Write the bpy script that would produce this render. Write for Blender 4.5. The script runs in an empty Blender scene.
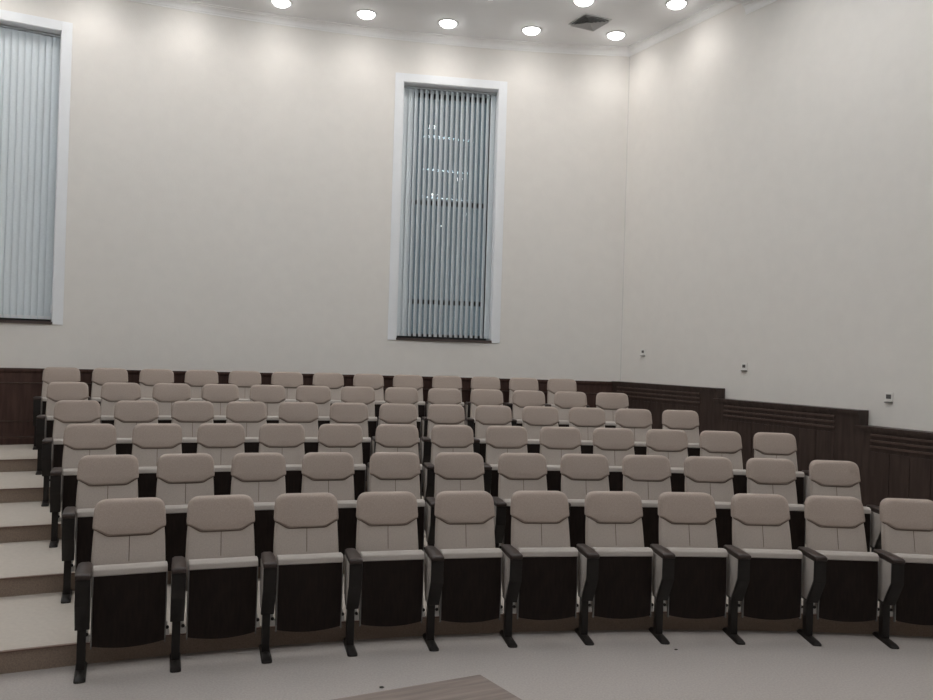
import bpy, bmesh, math, random
from mathutils import Vector, Matrix
from math import sin, cos, pi, sqrt, atan2, hypot
random.seed(4)
SC = bpy.context.scene
COL = SC.collection

# ------------------------------------------------------------------ measured layout
FPX, PITCH, ROLL, CAMZ = 827.97, 0.00538, 0.03005, 2.006
CX, CY = 2.642, -6.093           # centre of the seating arcs
R0, RP, RISE = 12.2005, 1.20704, 0.13645
A0 = [-0.41832, -0.42717, -0.43599, -0.44288, -0.44874, -0.45306]
SP = [0.55839, 0.56049, 0.56006, 0.557, 0.55934, 0.56582]
N = [11, 12, 13, 13, 13, 13]
RW = 18.66                        # back wall radius
WX, WY = 2.6595, -6.030           # centre of the back wall arc
KX, KY = 2.3585, 12.62            # corner of back wall and right wall
PH = -1.09247                     # direction of the right wall
ZC = 6.745                         # ceiling
ZK = 6.63                         # lower edge of cornice
AK = atan2(KX - WX, KY - WY)
AL = -0.72                        # left end of back wall
FRONT_Y = -7.0

# ------------------------------------------------------------------ materials
def new_mat(name):
    m = bpy.data.materials.new(name); m.use_nodes = True
    nt = m.node_tree
    return m, nt, nt.nodes['Principled BSDF']

def surf(name, col, rough=0.6, var=0.0, scale=20.0, bump=0.0, bscale=200.0, spec=0.5, col2=None, stretch=None, metallic=0.0, sheen=0.0, detail=4.0):
    m, nt, b = new_mat(name)
    b.inputs['Roughness'].default_value = rough
    b.inputs['Metallic'].default_value = metallic
    b.inputs['Specular IOR Level'].default_value = spec
    b.inputs['Sheen Weight'].default_value = sheen
    tc = nt.nodes.new('ShaderNodeTexCoord'); mp = nt.nodes.new('ShaderNodeMapping')
    nt.links.new(tc.outputs['Object'], mp.inputs['Vector'])
    if stretch: mp.inputs['Scale'].default_value = stretch
    n = nt.nodes.new('ShaderNodeTexNoise'); n.inputs['Scale'].default_value = scale; n.inputs['Detail'].default_value = detail
    nt.links.new(mp.outputs['Vector'], n.inputs['Vector'])
    r = nt.nodes.new('ShaderNodeValToRGB')
    if col2 is None:
        lo = [c * (1 - var) for c in col]; hi = [min(1, c * (1 + var)) for c in col]
    else: lo, hi = col, col2
    r.color_ramp.elements[0].position = 0.35; r.color_ramp.elements[1].position = 0.65
    r.color_ramp.elements[0].color = (*lo, 1); r.color_ramp.elements[1].color = (*hi, 1)
    nt.links.new(n.outputs['Fac'], r.inputs['Fac']); nt.links.new(r.outputs['Color'], b.inputs['Base Color'])
    if bump:
        n2 = nt.nodes.new('ShaderNodeTexNoise'); n2.inputs['Scale'].default_value = bscale; n2.inputs['Detail'].default_value = 3
        nt.links.new(mp.outputs['Vector'], n2.inputs['Vector'])
        bp = nt.nodes.new('ShaderNodeBump'); bp.inputs['Strength'].default_value = bump; bp.inputs['Distance'].default_value = 0.01
        nt.links.new(n2.outputs['Fac'], bp.inputs['Height']); nt.links.new(bp.outputs['Normal'], b.inputs['Normal'])
    return m

def emis(name, col, st):
    m, nt, b = new_mat(name)
    b.inputs['Base Color'].default_value = (*col, 1)
    b.inputs['Emission Color'].default_value = (*col, 1); b.inputs['Emission Strength'].default_value = st
    return m

M = {}
M['wall'] = surf('wallpaper_warm_white', (0.755, 0.722, 0.682), 0.75, 0.012, 6.0, 0.12, 60.0, spec=0.2)
M['ceiling'] = surf('ceiling_paint', (0.84, 0.84, 0.845), 0.8, 0.01, 3, spec=0.2)
M['cornice'] = surf('cornice_plaster', (0.86, 0.85, 0.84), 0.6, 0.01, 8, spec=0.3)
M['white'] = surf('white_painted_casing', (0.80, 0.81, 0.83), 0.4, 0.01, 8)
M['floor'] = surf('speckled_beige_floor', (0.385, 0.348, 0.325), 0.6, 0.08, 75, 0.05, 90, spec=0.3, detail=8)
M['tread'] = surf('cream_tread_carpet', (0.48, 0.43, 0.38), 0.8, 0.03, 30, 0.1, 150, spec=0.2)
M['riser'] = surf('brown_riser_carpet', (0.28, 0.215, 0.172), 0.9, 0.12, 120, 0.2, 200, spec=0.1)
M['nosing'] = surf('reddish_nosing', (0.17, 0.105, 0.08), 0.5, 0.1, 40)
M['fabric'] = surf('beige_upholstery', (0.465, 0.403, 0.358), 0.9, 0.06, 160, 0.35, 500, spec=0.15, sheen=0.04)
M['fabric_head'] = surf('beige_headrest_upholstery', (0.41, 0.336, 0.292), 0.9, 0.08, 160, 0.35, 500, spec=0.15, sheen=0.04)
M['fabric_seat'] = surf('pale_seat_upholstery', (0.455, 0.41, 0.375), 0.9, 0.04, 160, 0.3, 500, spec=0.15, sheen=0.04)
M['seam'] = surf('brown_seam_thread', (0.14, 0.10, 0.08), 0.8, 0.1, 60)
M['panelwood'] = surf('near_black_seat_veneer', (0.009, 0.0055, 0.0045), 0.5, 0.0, 9, 0.03, 60, spec=0.18, col2=(0.016, 0.0095, 0.0075), stretch=(6, 6, 1))
M['frame'] = surf('black_brown_frame', (0.013, 0.0105, 0.0095), 0.42, 0.1, 30, spec=0.3)
M['arm'] = surf('dark_armrest', (0.034, 0.022, 0.019), 0.36, 0.15, 30, spec=0.4)
M['plastic'] = surf('pale_hinge_plastic', (0.55, 0.53, 0.50), 0.5, 0.03, 30)
M['edging'] = surf('grey_panel_edging', (0.20, 0.19, 0.18), 0.4, 0.03, 30)
M['wainscot'] = surf('dark_walnut_wainscot', (0.036, 0.023, 0.019), 0.45, 0.0, 5, 0.05, 30, spec=0.3, col2=(0.056, 0.037, 0.031), stretch=(5, 5, 0.6))
M['wainscot_back'] = surf('reddish_walnut_wainscot', (0.046, 0.022, 0.017), 0.45, 0.0, 5, 0.05, 30, spec=0.3, col2=(0.074, 0.039, 0.031), stretch=(5, 5, 0.6))
M['mould'] = surf('walnut_moulding', (0.085, 0.055, 0.045), 0.32, 0.1, 14, spec=0.4)
M['blind'] = surf('blue_grey_blind_fabric', (0.70, 0.75, 0.78), 0.7, 0.02, 40, spec=0.2)
M['rail'] = surf('blind_headrail', (0.45, 0.47, 0.48), 0.4, 0.02, 20)
M['mullion'] = surf('dark_window_profile', (0.03, 0.03, 0.032), 0.4, 0.05, 20)
M['sill'] = surf('dark_brown_sill', (0.07, 0.05, 0.045), 0.5, 0.1, 20)
M['desk'] = surf('walnut_desk_laminate', (0.135, 0.098, 0.080), 0.4, 0.0, 3.2, 0.02, 40, spec=0.4, col2=(0.21, 0.16, 0.135), stretch=(1.2, 14, 14), detail=8)
M['deskedge'] = surf('desk_edge', (0.12, 0.08, 0.06), 0.5, 0.1, 14)
M['lamp'] = emis('downlight_glow', (1.0, 0.985, 0.96), 16.0)
M['strip'] = emis('cove_strip_glow', (0.80, 0.92, 1.0), 14.0)
M['vent'] = surf('vent_white_metal', (0.58, 0.58, 0.58), 0.4, 0.01, 8)
M['dark'] = surf('dark_void', (0.10, 0.10, 0.10), 0.8, 0.0, 8)
M['socket'] = surf('socket_grey', (0.09, 0.08, 0.075), 0.5, 0.05, 20)
M['plate'] = surf('off_white_plate', (0.78, 0.755, 0.72), 0.5, 0.01, 8)
M['debris'] = surf('dark_debris', (0.03, 0.025, 0.02), 0.8, 0.1, 20)
# window glass: real pane, see-through with mirror reflections
mg, nt, b = new_mat('window_glass')
b.inputs['Base Color'].default_value = (0.75, 0.85, 0.9, 1); b.inputs['Roughness'].default_value = 0.0
b.inputs['Transmission Weight'].default_value = 1.0; b.inputs['IOR'].default_value = 1.95
M['glass'] = mg

# ------------------------------------------------------------------ mesh helpers
def link(name, bm, mat, parent=None, smooth=True, angle=35):
    me = bpy.data.meshes.new(name)
    bmesh.ops.recalc_face_normals(bm, faces=bm.faces)
    bm.to_mesh(me); bm.free()
    mats = mat if isinstance(mat, (list, tuple)) else [mat]
    for m in mats: me.materials.append(m)
    if smooth:
        for p in me.polygons: p.use_smooth = True
        try: me.set_sharp_from_angle(angle=math.radians(angle))
        except Exception: pass
    o = bpy.data.objects.new(name, me); COL.objects.link(o)
    if parent: o.parent = parent
    return o

def empty(name, loc=(0, 0, 0), rz=0.0):
    o = bpy.data.objects.new(name, None); COL.objects.link(o)
    o.empty_display_size = 0.1
    o.location = loc; o.rotation_euler = (0, 0, rz); return o

def tag(o, label=None, cat=None, group=None, kind=None):
    if label: o['label'] = label
    if cat: o['category'] = cat
    if group: o['group'] = group
    if kind: o['kind'] = kind
    return o

def box(bm, x0, x1, y0, y1, z0, z1, mi=0, bev=0.0):
    g = bmesh.ops.create_cube(bm, size=1.0)
    vs = g['verts']
    for v in vs:
        v.co = Vector(((x0 + x1) / 2 + v.co.x * (x1 - x0), (y0 + y1) / 2 + v.co.y * (y1 - y0), (z0 + z1) / 2 + v.co.z * (z1 - z0)))
    fs = set(f for v in vs for f in v.link_faces)
    for f in fs: f.material_index = mi
    if bev > 0:
        es = list(set(e for v in vs for e in v.link_edges))
        bmesh.ops.bevel(bm, geom=es, offset=bev, segments=2, affect='EDGES', profile=0.7)

def prism_x(bm, prof, x0, x1, bev=0.0, seg=3):
    """profile in (y,z) extruded along x, all edges bevelled"""
    a = [bm.verts.new((x0, y, z)) for y, z in prof]; c = [bm.verts.new((x1, y, z)) for y, z in prof]
    n = len(prof)
    fs = [bm.faces.new(a), bm.faces.new(list(reversed(c)))]
    for i in range(n): fs.append(bm.faces.new((a[i], c[i], c[(i + 1) % n], a[(i + 1) % n])))
    bmesh.ops.recalc_face_normals(bm, faces=fs)
    if bev > 0:
        bmesh.ops.bevel(bm, geom=list(set(e for f in fs for e in f.edges)), offset=bev, segments=seg, affect='EDGES', profile=0.6)

def tube(bm, pts, r, n=6, closed=False):
    rings = []
    P = [Vector(p) for p in pts]
    for i, p in enumerate(P):
        t = (P[min(i + 1, len(P) - 1)] - P[max(i - 1, 0)]).normalized()
        u = t.cross(Vector((0, 1, 0.01))).normalized(); w = t.cross(u).normalized()
        rings.append([bm.verts.new(p + (u * cos(2 * pi * k / n) + w * sin(2 * pi * k / n)) * r) for k in range(n)])
    for a, c in zip(rings, rings[1:]):
        for k in range(n): bm.faces.new((a[k], a[(k + 1) % n], c[(k + 1) % n], c[k]))
    bm.faces.new(rings[0]); bm.faces.new(list(reversed(rings[-1])))

def rounded(poly, radii, seg=5):
    """round the corners of a convex polygon in (x,z)"""
    out = []; n = len(poly)
    for i, p in enumerate(poly):
        r = radii[i] if isinstance(radii, (list, tuple)) else radii
        p = Vector(p); a = (Vector(poly[i - 1]) - p); c = (Vector(poly[(i + 1) % n]) - p)
        la, lc = a.length, c.length; a.normalize(); c.normalize()
        r2 = min(r * 1.3, la * 0.499, lc * 0.499)
        s, e = p + a * r2, p + c * r2
        for k in range(seg + 1):
            t = k / seg
            out.append(((1 - t) ** 2) * s + 2 * t * (1 - t) * p + t * t * e)
    return out

def puff(bm, outline, yfun, thick, edge, bulge):
    """cushion: outline in (x,z); yfun(z) gives the rear plane; front is toward -y"""
    cxo = sum(p[0] for p in outline) / len(outline); czo = sum(p[1] for p in outline) / len(outline)
    ext = min(max(abs(p[0] - cxo) for p in outline), max(abs(p[1] - czo) for p in outline))
    prof = [(0, 0.0)]
    for k in range(0, 5):
        a = k / 4 * pi / 2
        prof.append((edge * (1 - cos(a)), thick - edge + edge * sin(a) if True else 0))
    prof2 = [(d, h) for d, h in prof]
    rings = []
    for d, h in prof2:
        s = 1 - d / ext
        rings.append([bm.verts.new((cxo + (p[0] - cxo) * s, yfun(czo + (p[1] - czo) * s) - h, czo + (p[1] - czo) * s)) for p in outline])
    s0 = 1 - edge / ext
    for t in (0.8, 0.55, 0.3):
        s = s0 * t; hh = thick + bulge * (1 - t * t)
        rings.append([bm.verts.new((cxo + (p[0] - cxo) * s, yfun(czo + (p[1] - czo) * s) - hh, czo + (p[1] - czo) * s)) for p in outline])
    n = len(outline)
    for a, c in zip(rings, rings[1:]):
        for k in range(n): bm.faces.new((a[k], a[(k + 1) % n], c[(k + 1) % n], c[k]))
    bm.faces.new(rings[-1])
    bm.faces.new(list(reversed(rings[0])))

# ------------------------------------------------------------------ camera
cam = bpy.data.cameras.new('camera'); co = bpy.data.objects.new('camera', cam); COL.objects.link(co)
cam.sensor_width = 36.0; cam.lens = FPX / 933 * 36.0; cam.clip_start = 0.05; cam.clip_end = 200
F = Vector((0, cos(PITCH), sin(PITCH))); Rr = Vector((1, 0, 0)); U = Rr.cross(F)
Rt = Rr * cos(ROLL) + U * sin(ROLL); Ut = Rt.cross(F)
mw = Matrix((Rt, Ut, -F)).transposed().to_4x4(); mw.translation = (0, 0, CAMZ)
co.matrix_world = mw
SC.camera = co

# ------------------------------------------------------------------ room shell
def wp(a, r=RW): return (WX + r * sin(a), WY + r * cos(a))
RU = Vector((cos(PH), sin(PH)))                # along right wall, from the corner
RN = Vector((sin(PH), -cos(PH)))               # normal
if RN.dot(Vector((-KX, -KY))) < 0: RN = -RN    # points into the room
def rp(s, off=0.0): return (KX + RU.x * s + RN.x * off, KY + RU.y * s + RN.y * off)
SEND = (KY - FRONT_Y) / -RU.y
LEFTX = wp(AL)[0]
arc = [AL + (AK - AL) * i / 60 for i in range(61)]
outline = [(LEFTX, FRONT_Y), rp(SEND)] + [wp(a) for a in reversed(arc)]

def slab(name, pts, z0, z1, mat, kind='structure'):
    bm = bmesh.new()
    lo = [bm.verts.new((x, y, z0)) for x, y in pts]; hi = [bm.verts.new((x, y, z1)) for x, y in pts]
    bm.faces.new(lo); bm.faces.new(list(reversed(hi)))
    n = len(pts)
    for i in range(n): bm.faces.new((lo[i], lo[(i + 1) % n], hi[(i + 1) % n], hi[i]))
    o = link(name, bm, mat, smooth=False); tag(o, kind=kind); return o

slab('floor', outline, -0.1, 0.0, M['floor'])
slab('ceiling', outline, ZC, ZC + 0.1, M['ceiling'])

def wall_strip(name, p0, p1, outn, z1=ZC + 0.1, t=0.15):
    pts = [p0, p1, (p1[0] + outn[0] * t, p1[1] + outn[1] * t), (p0[0] + outn[0] * t, p0[1] + outn[1] * t)]
    return slab(name, pts, -0.1, z1, M['wall'])
wall_strip('wall_right', rp(0), rp(SEND), (-RN.x, -RN.y))
wall_strip('wall_front', (LEFTX, FRONT_Y), rp(SEND), (0, -1))
wall_strip('wall_left', (LEFTX, FRONT_Y), wp(AL), (-1, 0))

# windows on the curved wall: (a0, a1, z0, z1)
WIN = [(-0.5243, -0.4472, 2.27, 6.07), (-0.2001, -0.1229, 2.225, 6.02)]
REC = 0.49
bm = bmesh.new()
angs = sorted(set(arc + [w[0] for w in WIN] + [w[1] for w in WIN]))
for a, c in zip(angs, angs[1:]):
    if c - a < 1e-9: continue
    mid = (a + c) / 2
    bands = [(-0.1, ZC + 0.1)]
    for w in WIN:
        if w[0] < mid < w[1]: bands = [(-0.1, w[2]), (w[3], ZC + 0.1)]
    for z0, z1 in bands:
        p, q = wp(a), wp(c); P2, Q2 = wp(a, RW + REC), wp(c, RW + REC)
        v = [bm.verts.new((x, y, z)) for (x, y) in (p, q) for z in (z0, z1)]
        w_ = [bm.verts.new((x, y, z)) for (x, y) in (P2, Q2) for z in (z0, z1)]
        bm.faces.new((v[0], v[2], v[3], v[1])); bm.faces.new((w_[0], w_[1], w_[3], w_[2]))
        bm.faces.new((v[0], w_[0], w_[2], v[2])); bm.faces.new((v[1], v[3], w_[3], w_[1]))
for w in WIN:                                  # side reveals
    for a in (w[0], w[1]):
        p, q = wp(a), wp(a, RW + REC)
        bm.faces.new([bm.verts.new(k) for k in ((*p, w[2]), (*q, w[2]), (*q, w[3]), (*p, w[3]))])
for a in (AL, AK):
    p, q = wp(a), wp(a, RW + REC)
    bm.faces.new([bm.verts.new(k) for k in ((*p, -0.1), (*q, -0.1), (*q, ZC + 0.1), (*p, ZC + 0.1))])
bmesh.ops.remove_doubles(bm, verts=bm.verts, dist=1e-5)
tag(link('wall_back', bm, M['wall'], smooth=True, angle=20), kind='structure')

# cornice: stepped moulding profile (offset into room, z)
def cprof(zb, zt, k=1.0):
    h = zt - zb
    return [(0, zb), (0.018 * k, zb), (0.018 * k, zb + h * .14), (0.032 * k, zb + h * .2), (0.04 * k, zb + h * .42), (0.062 * k, zb + h * .62), (0.095 * k, zb + h * .76), (0.095 * k, zb + h * .86), (0.135 * k, zb + h * .9), (0.135 * k, zt), (0, zt)]
def sweep(name, path_fn, params, prof, mat):
    bm = bmesh.new(); rings = []
    for t in params: rings.append([bm.verts.new((*path_fn(t, o), z)) for o, z in prof])
    n = len(prof)
    for a, c in zip(rings, rings[1:]):
        for k in range(n): bm.faces.new((a[k], a[(k + 1) % n], c[(k + 1) % n], c[k]))
    bm.faces.new(rings[0]); bm.faces.new(list(reversed(rings[-1])))
    return tag(link(name, bm, mat, angle=25), kind='structure')
sweep('trim_1', lambda t, o: wp(t, RW - o), arc, cprof(ZK, ZC, .65), M['cornice'])
sweep('trim_2', lambda t, o: rp(t, o), [0, 2.35], cprof(ZK, ZC, .65), M['cornice'])
# dropped soffit further along the right wall, with its own cornice
ZS = 6.56
slab('trim_3', [rp(2.35), rp(SEND), rp(SEND, 0.55), rp(2.35, 0.55)], ZS, ZC, M['ceiling'])
sweep('trim_4', lambda t, o: rp(t, o), [2.35, SEND], cprof(6.445, ZS, .65), M['cornice'])

# ------------------------------------------------------------------ raked tiers
def ahit(r):            # angle where a seating circle of radius r meets the right wall
    s_lo, s_hi = 0.0, SEND
    for _ in range(60):
        s = (s_lo + s_hi) / 2; x, y = rp(s)
        if hypot(x - CX, y - CY) > r: s_lo = s
        else: s_hi = s
    x, y = rp(s_lo); return atan2(x - CX, y - CY)
def cp(a, r): return (CX + r * sin(a), CY + r * cos(a))
def aleft(r): return -math.asin(min(1, (CX - LEFTX) / r))
STEP_OFF = 0.122
for k in range(1, 6):
    r = R0 + STEP_OFF + (k - 1) * RP
    r1 = R0 + STEP_OFF + k * RP + 0.03
    n = 64
    z0, z1 = (k - 1) * RISE - 0.02, k * RISE
    bm = bmesh.new()
    al, ar = aleft(r), ahit(r)
    back = [wp(AL + (AK - AL) * i / n) for i in range(n + 1)]
    if k < 5:
        al2, ar2 = aleft(r1), ahit(r1)
        back = [cp(al2 + (ar2 - al2) * i / n, r1) for i in range(n + 1)]
    fr = [cp(al + (ar - al) * i / n, r) for i in range(n + 1)]
    NZ = 0.008
    def strip(pa, za, pb, zb, mi):
        for i in range(n):
            f = bm.faces.new([bm.verts.new(c) for c in ((*pa[i], za), (*pa[i + 1], za), (*pb[i + 1], zb), (*pb[i], zb))]); f.material_index = mi
    nose = [cp(al + (ar - al) * i / n, r - 0.012) for i in range(n + 1)]
    nose_b = [cp(al + (ar - al) * i / n, r + 0.016) for i in range(n + 1)]
    strip(nose_b, z1, back, z1, 0)
    strip(nose, z1, nose_b, z1, 2)
    strip(nose, z1 - NZ, nose, z1, 2)
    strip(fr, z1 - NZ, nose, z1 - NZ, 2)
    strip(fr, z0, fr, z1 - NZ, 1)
    bmesh.ops.remove_doubles(bm, verts=bm.verts, dist=1e-5)
    o = link('floor.%03d' % k, bm, [M['tread'], M['riser'], M['nosing']], smooth=False)
    tag(o, kind='structure')

# ------------------------------------------------------------------ wainscot
ZW = 1.660; WT = 0.045
ZT5 = 5 * RISE
wprof = [(0, ZT5), (WT + .012, ZT5), (WT + .012, ZT5 + .085), (WT, ZT5 + .095), (WT, ZW - 0.06), (WT + .008, ZW - 0.055), (WT + .022, ZW - 0.03), (WT + .022, ZW), (0, ZW)]
sweep('trim_5', lambda t, o: wp(t, RW - o), arc, wprof, M['wainscot_back'])
for idx, (zz, hh) in enumerate([(1.475, .012), (0.985, .010), (0.785, .010)]):
    mp_ = [(WT, zz - hh), (WT + .008, zz - hh), (WT + .011, zz), (WT, zz + .002)]
    sweep('trim_%d' % (6 + idx), lambda t, o: wp(t, RW - o), [a for a in arc if a < AK - .001] + [AK - 0.004], mp_, M['mould'])
# right wall: panels stepping down with the rake
def rbox(bm, s0, s1, o0, o1, z0, z1, mi=0):
    v = [bm.verts.new((*rp(s, o), z)) for z in (z0, z1) for (s, o) in ((s0, o0), (s1, o0), (s1, o1), (s0, o1))]
    for f in ((0, 1, 2, 3), (7, 6, 5, 4), (0, 4, 5, 1), (1, 5, 6, 2), (2, 6, 7, 3), (3, 7, 4, 0)):
        bm.faces.new([v[i] for i in f]).material_index = mi
T = 0.145
segs = [(0.0, 2.165, 1.668), (2.125, 4.25, 1.538), (4.21, 6.25, 1.380), (6.25, 8.3, 1.236)]
for i, (s0, s1, zt) in enumerate(segs):
    T = 0.145 + 0.006 * i
    bm = bmesh.new()
    rbox(bm, s0, s1, 0, T, 0, zt - 0.05)                       # body
    rbox(bm, s0, s1, 0, T + .012, zt - 0.05, zt - 0.028)        # cap mouldings
    rbox(bm, s0, s1, 0, T + .022, zt - 0.028, zt)
    st0, st1 = s0 + 0.19, s1 - 0.30
    if i == 0: st0 = 0.12
    for q, dz in enumerate((0.085, 0.145, 0.205)):             # raised frieze mouldings
        rbox(bm, st0, st1, T, T + .016, zt - dz - 0.010, zt - dz + 0.010, 1)
        rbox(bm, st0, st1, T, T + .009, zt - dz - 0.022, zt - dz - 0.010, 0)
    nb = 7                                                     # vertical boards below, thin joints
    for b_ in range(nb):
        x0 = st0 + (st1 - st0) * b_ / nb; x1 = st0 + (st1 - st0) * (b_ + 1) / nb
        rbox(bm, x0 + .004, x1 - .004, T, T + .006, 0.0, zt - 0.26)
    tag(link('trim_%d' % (10 + i), bm, [M['wainscot'], M['mould']], smooth=False), kind='structure')
rbm = bmesh.new(); rbox(rbm, 8.3, SEND, 0, 0.05, 0, 0.12)
tag(link('baseboard_right', rbm, M['wainscot'], smooth=False), kind='structure')

# ------------------------------------------------------------------ windows and blinds
blabels = ['closed pale blue-grey vertical blind in the white-framed window at the far left',
           'half-open pale blue-grey vertical blind in the white-framed window above the middle of the rows']
for wi, (a0, a1, z0, z1) in enumerate(WIN):
    am = (a0 + a1) / 2; hw = RW * (a1 - a0) / 2
    ox, oy = wp(am)
    we = empty('window_%d' % (wi + 1), (ox, oy, z0), -am); tag(we, kind='structure')
    H = z1 - z0
    CW = 0.125; lift = 0.012 + hw * hw / (2 * RW)
    bm = bmesh.new()
    y1c = 0.03
    for sx in (-1, 1):
        xs = sorted((sx * hw, sx * (hw + CW)))
        box(bm, xs[0], xs[1], -0.03, y1c, -0.035, H + CW, bev=0.004)
        xs = sorted((sx * (hw - 0.010), sx * hw))
        box(bm, xs[0], xs[1], -0.012, REC - .10, 0, H)          # white side linings
    box(bm, -hw, hw, -0.03, y1c, H, H + CW, bev=0.004)
    box(bm, -hw, hw, -0.012, REC - .10, H - 0.010, H)
    link('window_frame', bm, M['white'], we, smooth=False)
    bm = bmesh.new(); box(bm, -hw - 0.02, hw + 0.02, -0.028, REC, -0.035, 0.0, bev=0.003)
    link('window_sill', bm, M['sill'], we, smooth=False)
    gy = REC - 0.06
    bm = bmesh.new()
    for zz in (0.04, 0.57, 2.10, H - 0.05):                    # dark glazing bars
        box(bm, -hw, hw, gy - 0.03, gy + 0.03, zz - .035, zz + .035)
    for xx in (-hw + .03, hw - .03): box(bm, xx - .03, xx + .03, gy - 0.03, gy + 0.03, 0, H)
    link('glazing_bars', bm, M['mullion'], we, smooth=False)
    bm = bmesh.new(); box(bm, -hw, hw, gy - .004, gy + .004, 0, H)
    link('window_pane', bm, M['glass'], we, smooth=False)
    # blind
    bl = empty('vertical_blind', (ox, oy, z0), -am); tag(bl, blabels[wi], 'blind')
    yb = 0.13
    bm = bmesh.new(); box(bm, -hw + .012, hw - .012, yb - .02, yb + .02, H - 0.045, H - 0.012, bev=0.004)
    link('headrail', bm, M['rail'], bl, smooth=False)
    nv = 18; pitch = (2 * hw - 0.03) / nv; vw = 0.088
    tilt = math.radians(48 if wi == 1 else 12)
    bm = bmesh.new()
    for i in range(nv):
        xc = -hw + 0.015 + pitch * (i + 0.5)
        tl = tilt + math.radians(random.uniform(-3, 3)); cols = []
        if wi == 1 and i in (0, 1, nv - 1): tl = math.radians(20)
        for s in range(5):
            u = (s / 4 - .5) * vw; b_ = 0.006 * (1 - (u / vw * 2) ** 2)
            x = xc + u * cos(tl) - b_ * sin(tl) * 0; y = yb + u * sin(tl) - b_
            cols.append([bm.verts.new((x, y, z)) for z in (0.03, H - 0.05)])
        for c, e in zip(cols, cols[1:]): bm.faces.new((c[0], e[0], e[1], c[1]))
    link('blind_vanes', bm, M['blind'], bl)
    bm = bmesh.new()
    for i in range(nv):
        xc = -hw + 0.015 + pitch * (i + 0.5)
        dx = 0.5 * 0.07 * cos(tilt); dy = 0.5 * 0.07 * sin(tilt)
        v = [bm.verts.new(c) for c in ((xc - dx, yb - dy - .009, 0.03), (xc + dx, yb + dy - .009, 0.03), (xc + dx, yb + dy - .009, 0.075), (xc - dx, yb - dy - .009, 0.075))]
        bm.faces.new(v)
    link('bottom_weights', bm, M['white'], bl, smooth=False)
    if wi == 0:
        bm = bmesh.new(); box(bm, hw - 0.025, hw - 0.011, 0.02, 0.05, 0.12, 0.22, bev=.003)
        link('cord_weight', bm, M['white'], bl, smooth=False)

# ------------------------------------------------------------------ auditorium chair
def yback(z): return 0.165 + (z - 0.55) * 0.235           # rear plane of back cushion

def make_side(parent, x):
    """one side support with armrest centred on x"""
    x += 0.006; hw = 0.0415
    bm = bmesh.new()
    prof = [(-0.200, 0.61), (-0.200, 0.455), (-0.075, 0.275), (-0.045, 0.275), (-0.176, 0.466), (-0.176, 0.61)]
    prism_x(bm, prof, x - hw, x + hw, 0.004, 2)
    prof = [(-0.180, 0.61), (-0.180, 0.462), (-0.055, 0.277), (0.045, 0.275), (0.115, 0.42), (0.135, 0.61)]
    prism_x(bm, prof, x - hw + .006, x + hw - .006, 0.003, 2)
    sf = link('side_frame', bm, M['frame'], parent)
    for sx in (-1, 1):
        bm = bmesh.new()
        pr = [(-0.174, 0.600), (-0.174, 0.468), (-0.055, 0.295), (0.030, 0.295), (0.100, 0.425), (0.120, 0.596)]
        xa = x + sx * (hw - .008); xb = x + sx * (hw - .001)
        prism_x(bm, pr, min(xa, xb), max(xa, xb), 0.004, 2)
        link('fabric_side_panel', bm, M['fabric_seat'], sf)
    bm = bmesh.new()
    # armrest: softly rounded bar, slightly higher at the front
    out = []
    secs = [(-0.216, .037, .622), (-0.211, .042, .612), (-0.190, .043, .606), (-0.02, .042, .602), (0.120, .038, .598), (0.150, .031, .602), (0.158, .020, .612)]
    tops = [.636, .642, .645, .643, .636, .632, .624]
    for (y, w, zb), zt in zip(secs, tops):
        e = 0.010
        out.append([bm.verts.new(c) for c in ((x - w, y, zb + .004), (x - w + .004, y, zb), (x + w - .004, y, zb), (x + w, y, zb + .004), (x + w, y, zt - e * .7), (x + w - e, y, zt), (x - w + e, y, zt), (x - w, y, zt - e * .7))])
    for a, c in zip(out, out[1:]):
        for k in range(8): bm.faces.new((a[k], a[(k + 1) % 8], c[(k + 1) % 8], c[k]))
    bm.faces.new(out[0]); bm.faces.new(list(reversed(out[-1])))
    link('armrest', bm, M['arm'], parent, angle=50)
    bm = bmesh.new(); box(bm, x - .028, x + .022, -.040, .030, 0.012, 0.30, bev=.006)
    link('support_post', bm, M['frame'], parent)
    bm = bmesh.new()
    pts = rounded([(-.033, -.195), (.033, -.195), (.033, .135), (-.033, .135)], .018, 4)
    lo = [bm.verts.new((x - .002 + p[0], p[1], 0.0)) for p in pts]; mi = [bm.verts.new((x - .002 + p[0], p[1], 0.010)) for p in pts]
    hi = [bm.verts.new((x - .002 + p[0] * .72, -.02 + (p[1] + .02) * .86, 0.024)) for p in pts]; n = len(pts)
    bm.faces.new(lo); bm.faces.new(list(reversed(hi)))
    for A, B in ((lo, mi), (mi, hi)):
        for k in range(n): bm.faces.new((A[k], A[(k + 1) % n], B[(k + 1) % n], B[k]))
    link('foot_plate', bm, M['frame'], parent, angle=40)

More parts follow.
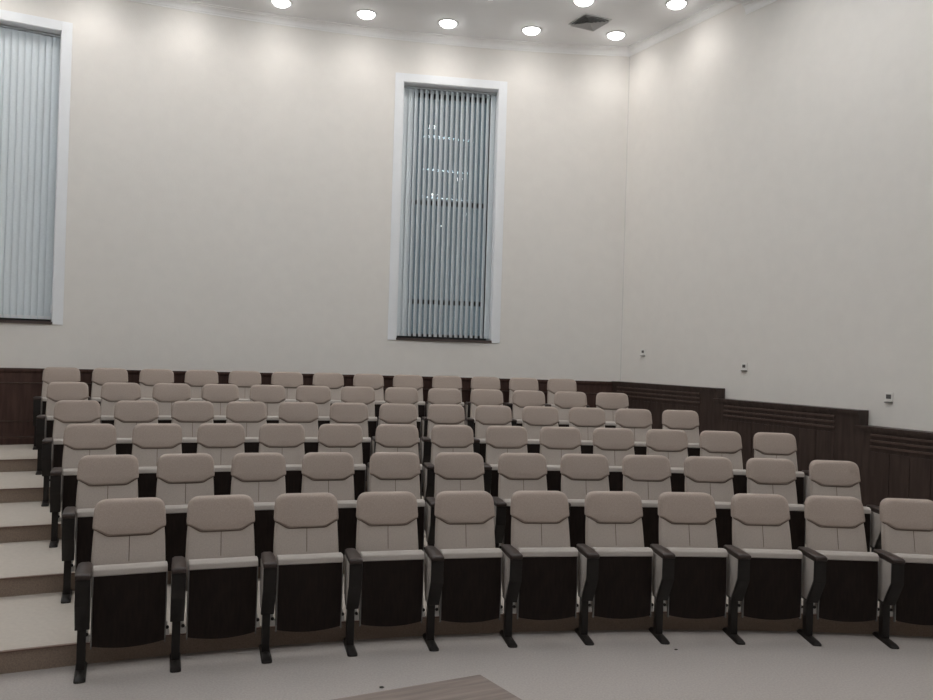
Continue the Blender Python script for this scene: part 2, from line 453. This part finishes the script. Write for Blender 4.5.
def make_chair(sp, last=False, first=False):
    root = empty('auditorium_chair')
    make_side(root, -sp / 2 + (.018 if first else .005))
    if last: make_side(root, sp / 2)
    # back
    bm = bmesh.new()
    W = 0.216
    out = rounded([(-0.223, 0.40), (0.223, 0.40), (0.222, 0.60), (0.214, 0.80), (0.190, 0.962), (-0.190, 0.962), (-0.214, 0.80), (-0.222, 0.60)], [.03, .03, .05, .05, .09, .09, .05, .05], 4)
    puff(bm, out, yback, 0.050, 0.020, 0.004)
    back = link('backrest', bm, M['fabric'], root, angle=60); back.location = (-0.003, 0, 0.006)
    bm = bmesh.new()
    out = rounded([(-0.130, 0.778), (0.130, 0.778), (0.219, 0.826), (0.220, 0.84), (0.211, 0.997), (-0.211, 0.997), (-0.220, 0.84), (-0.219, 0.826)], [.012, .012, .003, .003, .075, .075, .003, .003], 8)
    puff(bm, out, yback, 0.066, 0.024, 0.006)
    link('headrest', bm, M['fabric_head'], back, angle=60)
    bm = bmesh.new()
    def yf(z, d): return yback(z) - d
    pts = [(-0.218, 0.826), (-0.212, 0.8205), (-0.136, 0.7795), (-0.120, 0.7755), (0, 0.775), (0.120, 0.7755), (0.136, 0.7795), (0.212, 0.8205), (0.218, 0.826)]
    tube(bm, [(x, yf(z, 0.055 if abs(x) < .2 else 0.045), z) for x, z in pts], 0.0036)
    link('headrest_piping', bm, M['seam'], back)
    bm = bmesh.new()
    tube(bm, [(0, yf(z, 0.0535), z) for z in (0.62, 0.70, 0.774)], 0.0022)
    link('centre_seam', bm, M['seam'], back)
    bm = bmesh.new()
    out = rounded([(-0.205, 0.34), (0.205, 0.34), (0.200, 0.955), (-0.200, 0.955)], [.03, .03, .08, .08], 4)
    fr = [bm.verts.new((x, yback(z) + .001, z)) for x, z in out]; bk = [bm.verts.new((x * .97, yback(z) + .018, z)) for x, z in out]
    bm.faces.new(fr); bm.faces.new(list(reversed(bk)))
    for k in range(len(out)): bm.faces.new((fr[k], fr[(k + 1) % len(out)], bk[(k + 1) % len(out)], bk[k]))
    link('back_shell', bm, M['panelwood'], back)
    # tipped-up seat
    bm = bmesh.new()
    prof = [(-0.040, 0.592), (-0.034, 0.630), (-0.006, 0.644), (0.055, 0.640), (0.085, 0.615), (0.075, 0.22), (0.03, 0.175), (-0.008, 0.20), (-0.014, 0.592)]
    prism_x(bm, prof, -0.2165, 0.2165, 0.009, 3)
    seat = link('seat_cushion', bm, M['fabric_seat'], root, angle=50); seat.location = (0.007, 0, -0.010)
    bm = bmesh.new()
    nx, nz = 12, 8; g = []
    for j in range(nz + 1):
        row = []
        for i in range(nx + 1):
            u = i / nx * 2 - 1; v = j / nz
            zb = 0.165 - 0.022 * (1 - u * u)
            zz = zb + (0.593 - zb) * v
            yy = -0.030 - 0.010 * sin(pi * v) - 0.006 * (1 - u * u)
            row.append((u * 0.209, yy, zz))
        g.append(row)
    vf = [[bm.verts.new(c) for c in r] for r in g]; vb = [[bm.verts.new((c[0], -0.010, c[2])) for c in r] for r in g]
    for j in range(nz):
        for i in range(nx):
            bm.faces.new((vf[j][i], vf[j][i + 1], vf[j + 1][i + 1], vf[j + 1][i])); bm.faces.new((vb[j][i], vb[j + 1][i], vb[j + 1][i + 1], vb[j][i + 1]))
    for j in range(nz):
        bm.faces.new((vf[j][0], vf[j + 1][0], vb[j + 1][0], vb[j][0])); bm.faces.new((vf[j][nx], vb[j][nx], vb[j + 1][nx], vf[j + 1][nx]))
    for i in range(nx):
        bm.faces.new((vf[0][i], vb[0][i], vb[0][i + 1], vf[0][i + 1])); bm.faces.new((vf[nz][i], vf[nz][i + 1], vb[nz][i + 1], vb[nz][i]))
    link('seat_panel', bm, M['panelwood'], seat, angle=40)
    for sx in (-1, 1):
        bm = bmesh.new(); box(bm, sx * .2130 - .0036, sx * .2130 + .0036, -.030, -.006, .150, .592)
        link('panel_edging', bm, M['edging'], seat)
    for sx in (-1, 1):
        bm = bmesh.new()
        xa, xb = sorted((sx * .2125, sx * .246))
        box(bm, xa, xb, -.012, .030, .178, .215, bev=.004)
        box(bm, xa, (xa + xb) / 2 + .004, -.012, .030, .215, .262, bev=.004)
        hb = link('hinge_bracket', bm, M['plastic'], root)
        bm = bmesh.new()
        g_ = bmesh.ops.create_cone(bm, cap_ends=True, segments=12, radius1=.011, radius2=.011, depth=.014)
        for v in g_['verts']: v.co = Vector((sx * .232 + v.co.x, -.014 + v.co.z, .228 + v.co.y))
        link('hinge_bolt', bm, M['frame'], hb)
    return root

def kids(o): return [c for c in bpy.data.objects if c.parent == o]
def tree(o): return [(c, tree(c)) for c in kids(o)]
def copy_tree(o, tr, parent=None):
    c = o.copy(); COL.objects.link(c); c.parent = parent
    for ch, sub in tr: copy_tree(ch, sub, c)
    return c

proto = make_chair(0.56, False); ptree = tree(proto)
proto_end = make_chair(0.56, True); etree = tree(proto_end)
ROWN = ['front row', 'second row from the front', 'third row from the front', 'fourth row from the front', 'fifth row from the front', 'back row against the wall panelling']
ORD = ['', 'first', 'second', 'third', 'fourth', 'fifth', 'sixth', 'seventh', 'eighth', 'ninth', 'tenth', 'eleventh', 'twelfth', 'thirteenth']
proto_first = make_chair(0.56, False, True); ftree = tree(proto_first)
used = [False, False, False]
for k in range(6):
    Rk = R0 + k * RP
    for i in range(N[k]):
        end = i == N[k] - 1
        kd = 1 if end else (2 if i == 0 else 0)
        src, tr = [(proto, ptree), (proto_end, etree), (proto_first, ftree)][kd]
        if not used[kd]: o = src; used[kd] = True
        else: o = copy_tree(src, tr)
        a = A0[k] + (i + .5) * SP[k] / Rk
        o.location = (*cp(a, Rk), k * RISE); o.rotation_euler = (0, 0, -a)
        if i == 0: w = 'at the left aisle end of the ' + ROWN[k]
        elif end and k == 0: w = 'cut by the right picture edge, last in the ' + ROWN[k]
        elif end: w = 'at the right wall end of the ' + ROWN[k]
        else: w = ORD[i + 1] + ' from the left aisle, ' + ROWN[k]
        tag(o, 'beige folded chair ' + w, 'chair', 'auditorium chairs in the ' + ROWN[k])

# ------------------------------------------------------------------ ceiling lights
def make_downlight():
    root = empty('recessed_downlight')
    bm = bmesh.new()
    n = 28; prof = [(.148, 0.0), (.150, -.006), (.142, -.012), (.124, -.012), (.118, -.004), (.118, 0.0)]
    rings = [[bm.verts.new((r * cos(2 * pi * k / n), r * sin(2 * pi * k / n), z)) for k in range(n)] for r, z in prof]
    for A, B in zip(rings, rings[1:] + rings[:1]):
        for k in range(n): bm.faces.new((A[k], A[(k + 1) % n], B[(k + 1) % n], B[k]))
    link('trim_ring', bm, M['vent'], root)
    bm = bmesh.new()
    rings = [[bm.verts.new((r * cos(2 * pi * k / n), r * sin(2 * pi * k / n), z)) for k in range(n)] for r, z in ((.1175, -.001), (.1175, -.010), (.108, -.030), (.085, -.046), (.045, -.055))]  # lens bulged downward to imitate the round glare of the lamp
    for A, B in zip(rings, rings[1:]):
        for k in range(n): bm.faces.new((A[k], A[(k + 1) % n], B[(k + 1) % n], B[k]))
    bm.faces.new(rings[-1]); bm.faces.new(list(reversed(rings[0])))
    link('lamp_lens', bm, M['lamp'], root)
    return root
SPOT = bpy.data.lights.new('downlight_lamp', 'SPOT')
SPOT.energy = 76; SPOT.spot_size = math.radians(140); SPOT.spot_blend = 0.9; SPOT.shadow_soft_size = 0.11; SPOT.color = (1.0, 0.965, 0.93)
SPOT2 = SPOT.copy(); SPOT2.energy = 44; SPOT2.spot_blend = 1.0; SPOT2.spot_size = math.radians(168); SPOT2.shadow_soft_size = 0.3
dl = make_downlight(); dtree = tree(dl); first = True
def add_light(x, y, label, group, wallside=False):
    global first
    if first: o = dl; first = False
    else: o = copy_tree(dl, dtree)
    o.location = (x, y, ZC)
    tag(o, label, 'ceiling light', group)
    l = bpy.data.objects.new('lamp_beam', SPOT2 if wallside else SPOT); COL.objects.link(l); l.location = (0, 0, -0.03); l.parent = o
GV = 'round recessed downlights in the ceiling'
lab1 = ['leftmost of the lit round ceiling downlights, cut by the top edge', 'second lit round downlight from the left in the wall-side arc', 'third lit round downlight from the left, above the middle window', 'fourth lit round downlight from the left in the wall-side arc', 'lit round downlight nearest the room corner, beside the dark vent']
for s, lb in zip([-5.572, -4.372, -3.170, -1.915, -0.632], lab1):
    add_light(*wp(s / RW, RW - .54), lb, GV, True)
add_light(*wp(-1.363 / RW, RW - 1.63), 'lit round downlight above the square vent, cut by the top edge', GV)
add_light(*wp(-0.012 / RW, RW - 1.67), 'lit round downlight nearest the right wall, rightmost in the photo', GV, True)
OL, OG = 'unseen round recessed downlight in the hall ceiling outside the picture', 'hall downlights outside the picture'
for s in (-6.79, -8.0, -9.2, -10.4): add_light(*wp(s / RW, RW - .50), OL, OG, True)
for s in (-2.75, -4.3, -5.9, -7.5, -9.1): add_light(*wp(s / RW, RW - 1.62), OL, OG)
for rr in (4.0, 6.4, 8.8, 11.2, 13.6, 16.0):
    r = RW - rr
    for j in range(-8, 10):
        a = j * 2.1 / r; x, y = wp(a, r)
        s = (Vector((x - KX, y - KY))).dot(RN)
        if s < 0.9 or x < LEFTX + 0.6 or y < FRONT_Y + 0.6 or abs(a) > 1.2: continue
        add_light(x, y, OL, OG)
for s_ in (3.5, 4.8, 6.1, 7.4, 8.7): add_light(*rp(s_, 0.95), OL, OG, True)  # extra unseen downlights, added to brighten the right wall
# cove strips over the hall, mirrored in the window panes
for y0, x0, x1 in ((7.9, -6, 3.6), (4.8, -7, 5.0), (1.2, -7, 6.6)):
    st = empty('linear_ceiling_light', ((x0 + x1) / 2, y0, ZC))
    bm = bmesh.new(); box(bm, -(x1 - x0) / 2, (x1 - x0) / 2, -.05, .05, -.05, 0, bev=.004); link('light_housing', bm, M['vent'], st, smooth=False)
    bm = bmesh.new(); box(bm, -(x1 - x0) / 2 + .01, (x1 - x0) / 2 - .01, -.035, .035, -.085, -.05, bev=.004); link('diffuser', bm, M['strip'], st, smooth=False)
    tag(st, 'long narrow ceiling light strip outside the picture over the hall', 'ceiling light', 'linear ceiling lights outside the picture')

# square four-way air diffuser
vt = empty('air_vent', (1.597, 11.64, ZC), math.radians(26)); tag(vt, 'square louvred air vent in the ceiling between the downlights', 'vent')
S = 0.215
bm = bmesh.new()
for z0, z1, a, c in ((-.010, 0, S - .018, S + .004),):
    box(bm, -c, c, -c, -a, z0, z1); box(bm, -c, c, a, c, z0, z1); box(bm, -c, -a, -a, a, z0, z1); box(bm, a, c, -a, a, z0, z1)
link('vent_frame', bm, M['vent'], vt, smooth=False)
bm = bmesh.new(); box(bm, -S + .012, S - .012, -S + .012, S - .012, -.003, 0.0); link('vent_throat', bm, M['dark'], vt, smooth=False)
bm = bmesh.new()
for q in range(5):                                          # sloped square louvres, outer edge lower
    ro = S - .020 - q * .040; ri = ro - .026
    lo = [bm.verts.new((x * ro, y * ro, -.034)) for x, y in ((-1, -1), (1, -1), (1, 1), (-1, 1))]
    hi = [bm.verts.new((x * ri, y * ri, -.006)) for x, y in ((-1, -1), (1, -1), (1, 1), (-1, 1))]
    for k in range(4): bm.faces.new((lo[k], lo[(k + 1) % 4], hi[(k + 1) % 4], hi[k]))
link('louvre_blades', bm, M['vent'], vt, smooth=False)

# ------------------------------------------------------------------ sockets on the right wall
for s, z, dark, lb in ((0.52, 2.12, .55, 'small white wall socket nearest the room corner'), (2.485, 1.960, .6, 'small white wall socket above the second wainscot step, middle of three'), (4.485, 1.695, 1.0, 'small white wall socket farthest right, above the lowest visible panelling')):
    x, y = rp(s, 0); e = empty('wall_socket', (x, y, z), atan2(RU.y, RU.x)); tag(e, lb, 'socket')
    sg = 1 if Vector((-sin(e.rotation_euler.z), cos(e.rotation_euler.z))).dot(RN) > 0 else -1
    def by(b0, b1): return sorted((sg * b0, sg * b1))
    bm = bmesh.new(); ya, yb_ = by(0, .012); box(bm, -.046, .046, ya, yb_, -.046, .048, bev=.004)
    link('face_plate', bm, M['plate'], e, smooth=False)
    bm = bmesh.new(); ya, yb_ = by(.012, .015); w = .028 * (0.6 + .4 * dark); box(bm, -w, w, ya, yb_, -w * .8 + .004, w * .8 + .004)
    link('socket_insert', bm, M['socket'], e, smooth=False)
    bm = bmesh.new(); ya, yb_ = by(0, .022); box(bm, -.044, .044, ya, yb_, -.062, -.052, bev=.002)  # bar in edging grey standing in for the shadow line below the plate
    link('plate_shadow_bar', bm, M['edging'], e, smooth=False)

# ------------------------------------------------------------------ desk corner at the bottom
ldir = Vector((-.890, -.456)); c0 = Vector((0.0914, 3.264)); DW, DD, DH = 1.30, 0.62, 0.75
dk = empty('desk', (c0.x, c0.y, 0), atan2(-ldir.y, -ldir.x))        # local -x along the long edge, local -y toward the camera
tag(dk, 'brown wood-grain desk, only its top corner showing at the bottom edge', 'desk')
bm = bmesh.new()
sk = 0.113 * DD
top = [(0, 0), (-DW, 0), (-DW - sk, -DD), (sk, -DD)]               # slightly flared top
lo = [bm.verts.new((x, y, DH - .032)) for x, y in top]; hi = [bm.verts.new((x, y, DH)) for x, y in top]
bm.faces.new(lo); bm.faces.new(list(reversed(hi)))
for q in range(4): bm.faces.new((lo[q], lo[(q + 1) % 4], hi[(q + 1) % 4], hi[q]))
bmesh.ops.bevel(bm, geom=list(bm.edges), offset=.002, segments=2, affect='EDGES')
link('desk_top', bm, M['desk'], dk, smooth=False)
for x in (-DW + .06, -.085):
    bm = bmesh.new(); box(bm, x, x + .025, -DD + .04, -.04, 0, DH - .032, bev=.002); link('side_panel', bm, M['desk'], dk, smooth=False)
bm = bmesh.new(); box(bm, -DW + .085, -.085, -.10, -.08, .25, DH - .032, bev=.002); link('modesty_panel', bm, M['desk'], dk, smooth=False)

# tiny debris on the floor
for (x, y, s, lb) in ((-.445, 4.958, .014, 'tiny dark crumb on the floor beyond the desk corner'), (1.515, 5.755, .011, 'tiny dark crumb on the floor by a front-row foot plate')):
    bm = bmesh.new(); g_ = bmesh.ops.create_icosphere(bm, subdivisions=2, radius=s)
    for v in g_['verts']:
        f_ = 1 + .35 * sin(v.co.x * 300 + 2 * v.co.y * 200); v.co = Vector((x + v.co.x * f_, y + v.co.y * .7 * f_, s * .35 + v.co.z * .35 * 1.0))
    tag(link('crumb', bm, M['debris']), lb, 'debris')

# ------------------------------------------------------------------ world and view
w = bpy.data.worlds.new('night'); SC.world = w; w.use_nodes = True
w.node_tree.nodes['Background'].inputs['Color'].default_value = (0.12, 0.14, 0.155, 1)
w.node_tree.nodes['Background'].inputs['Strength'].default_value = 1.0
SC.view_settings.view_transform = 'Standard'; SC.view_settings.look = 'None'
SC.view_settings.exposure = 0.0; SC.view_settings.gamma = 1.0
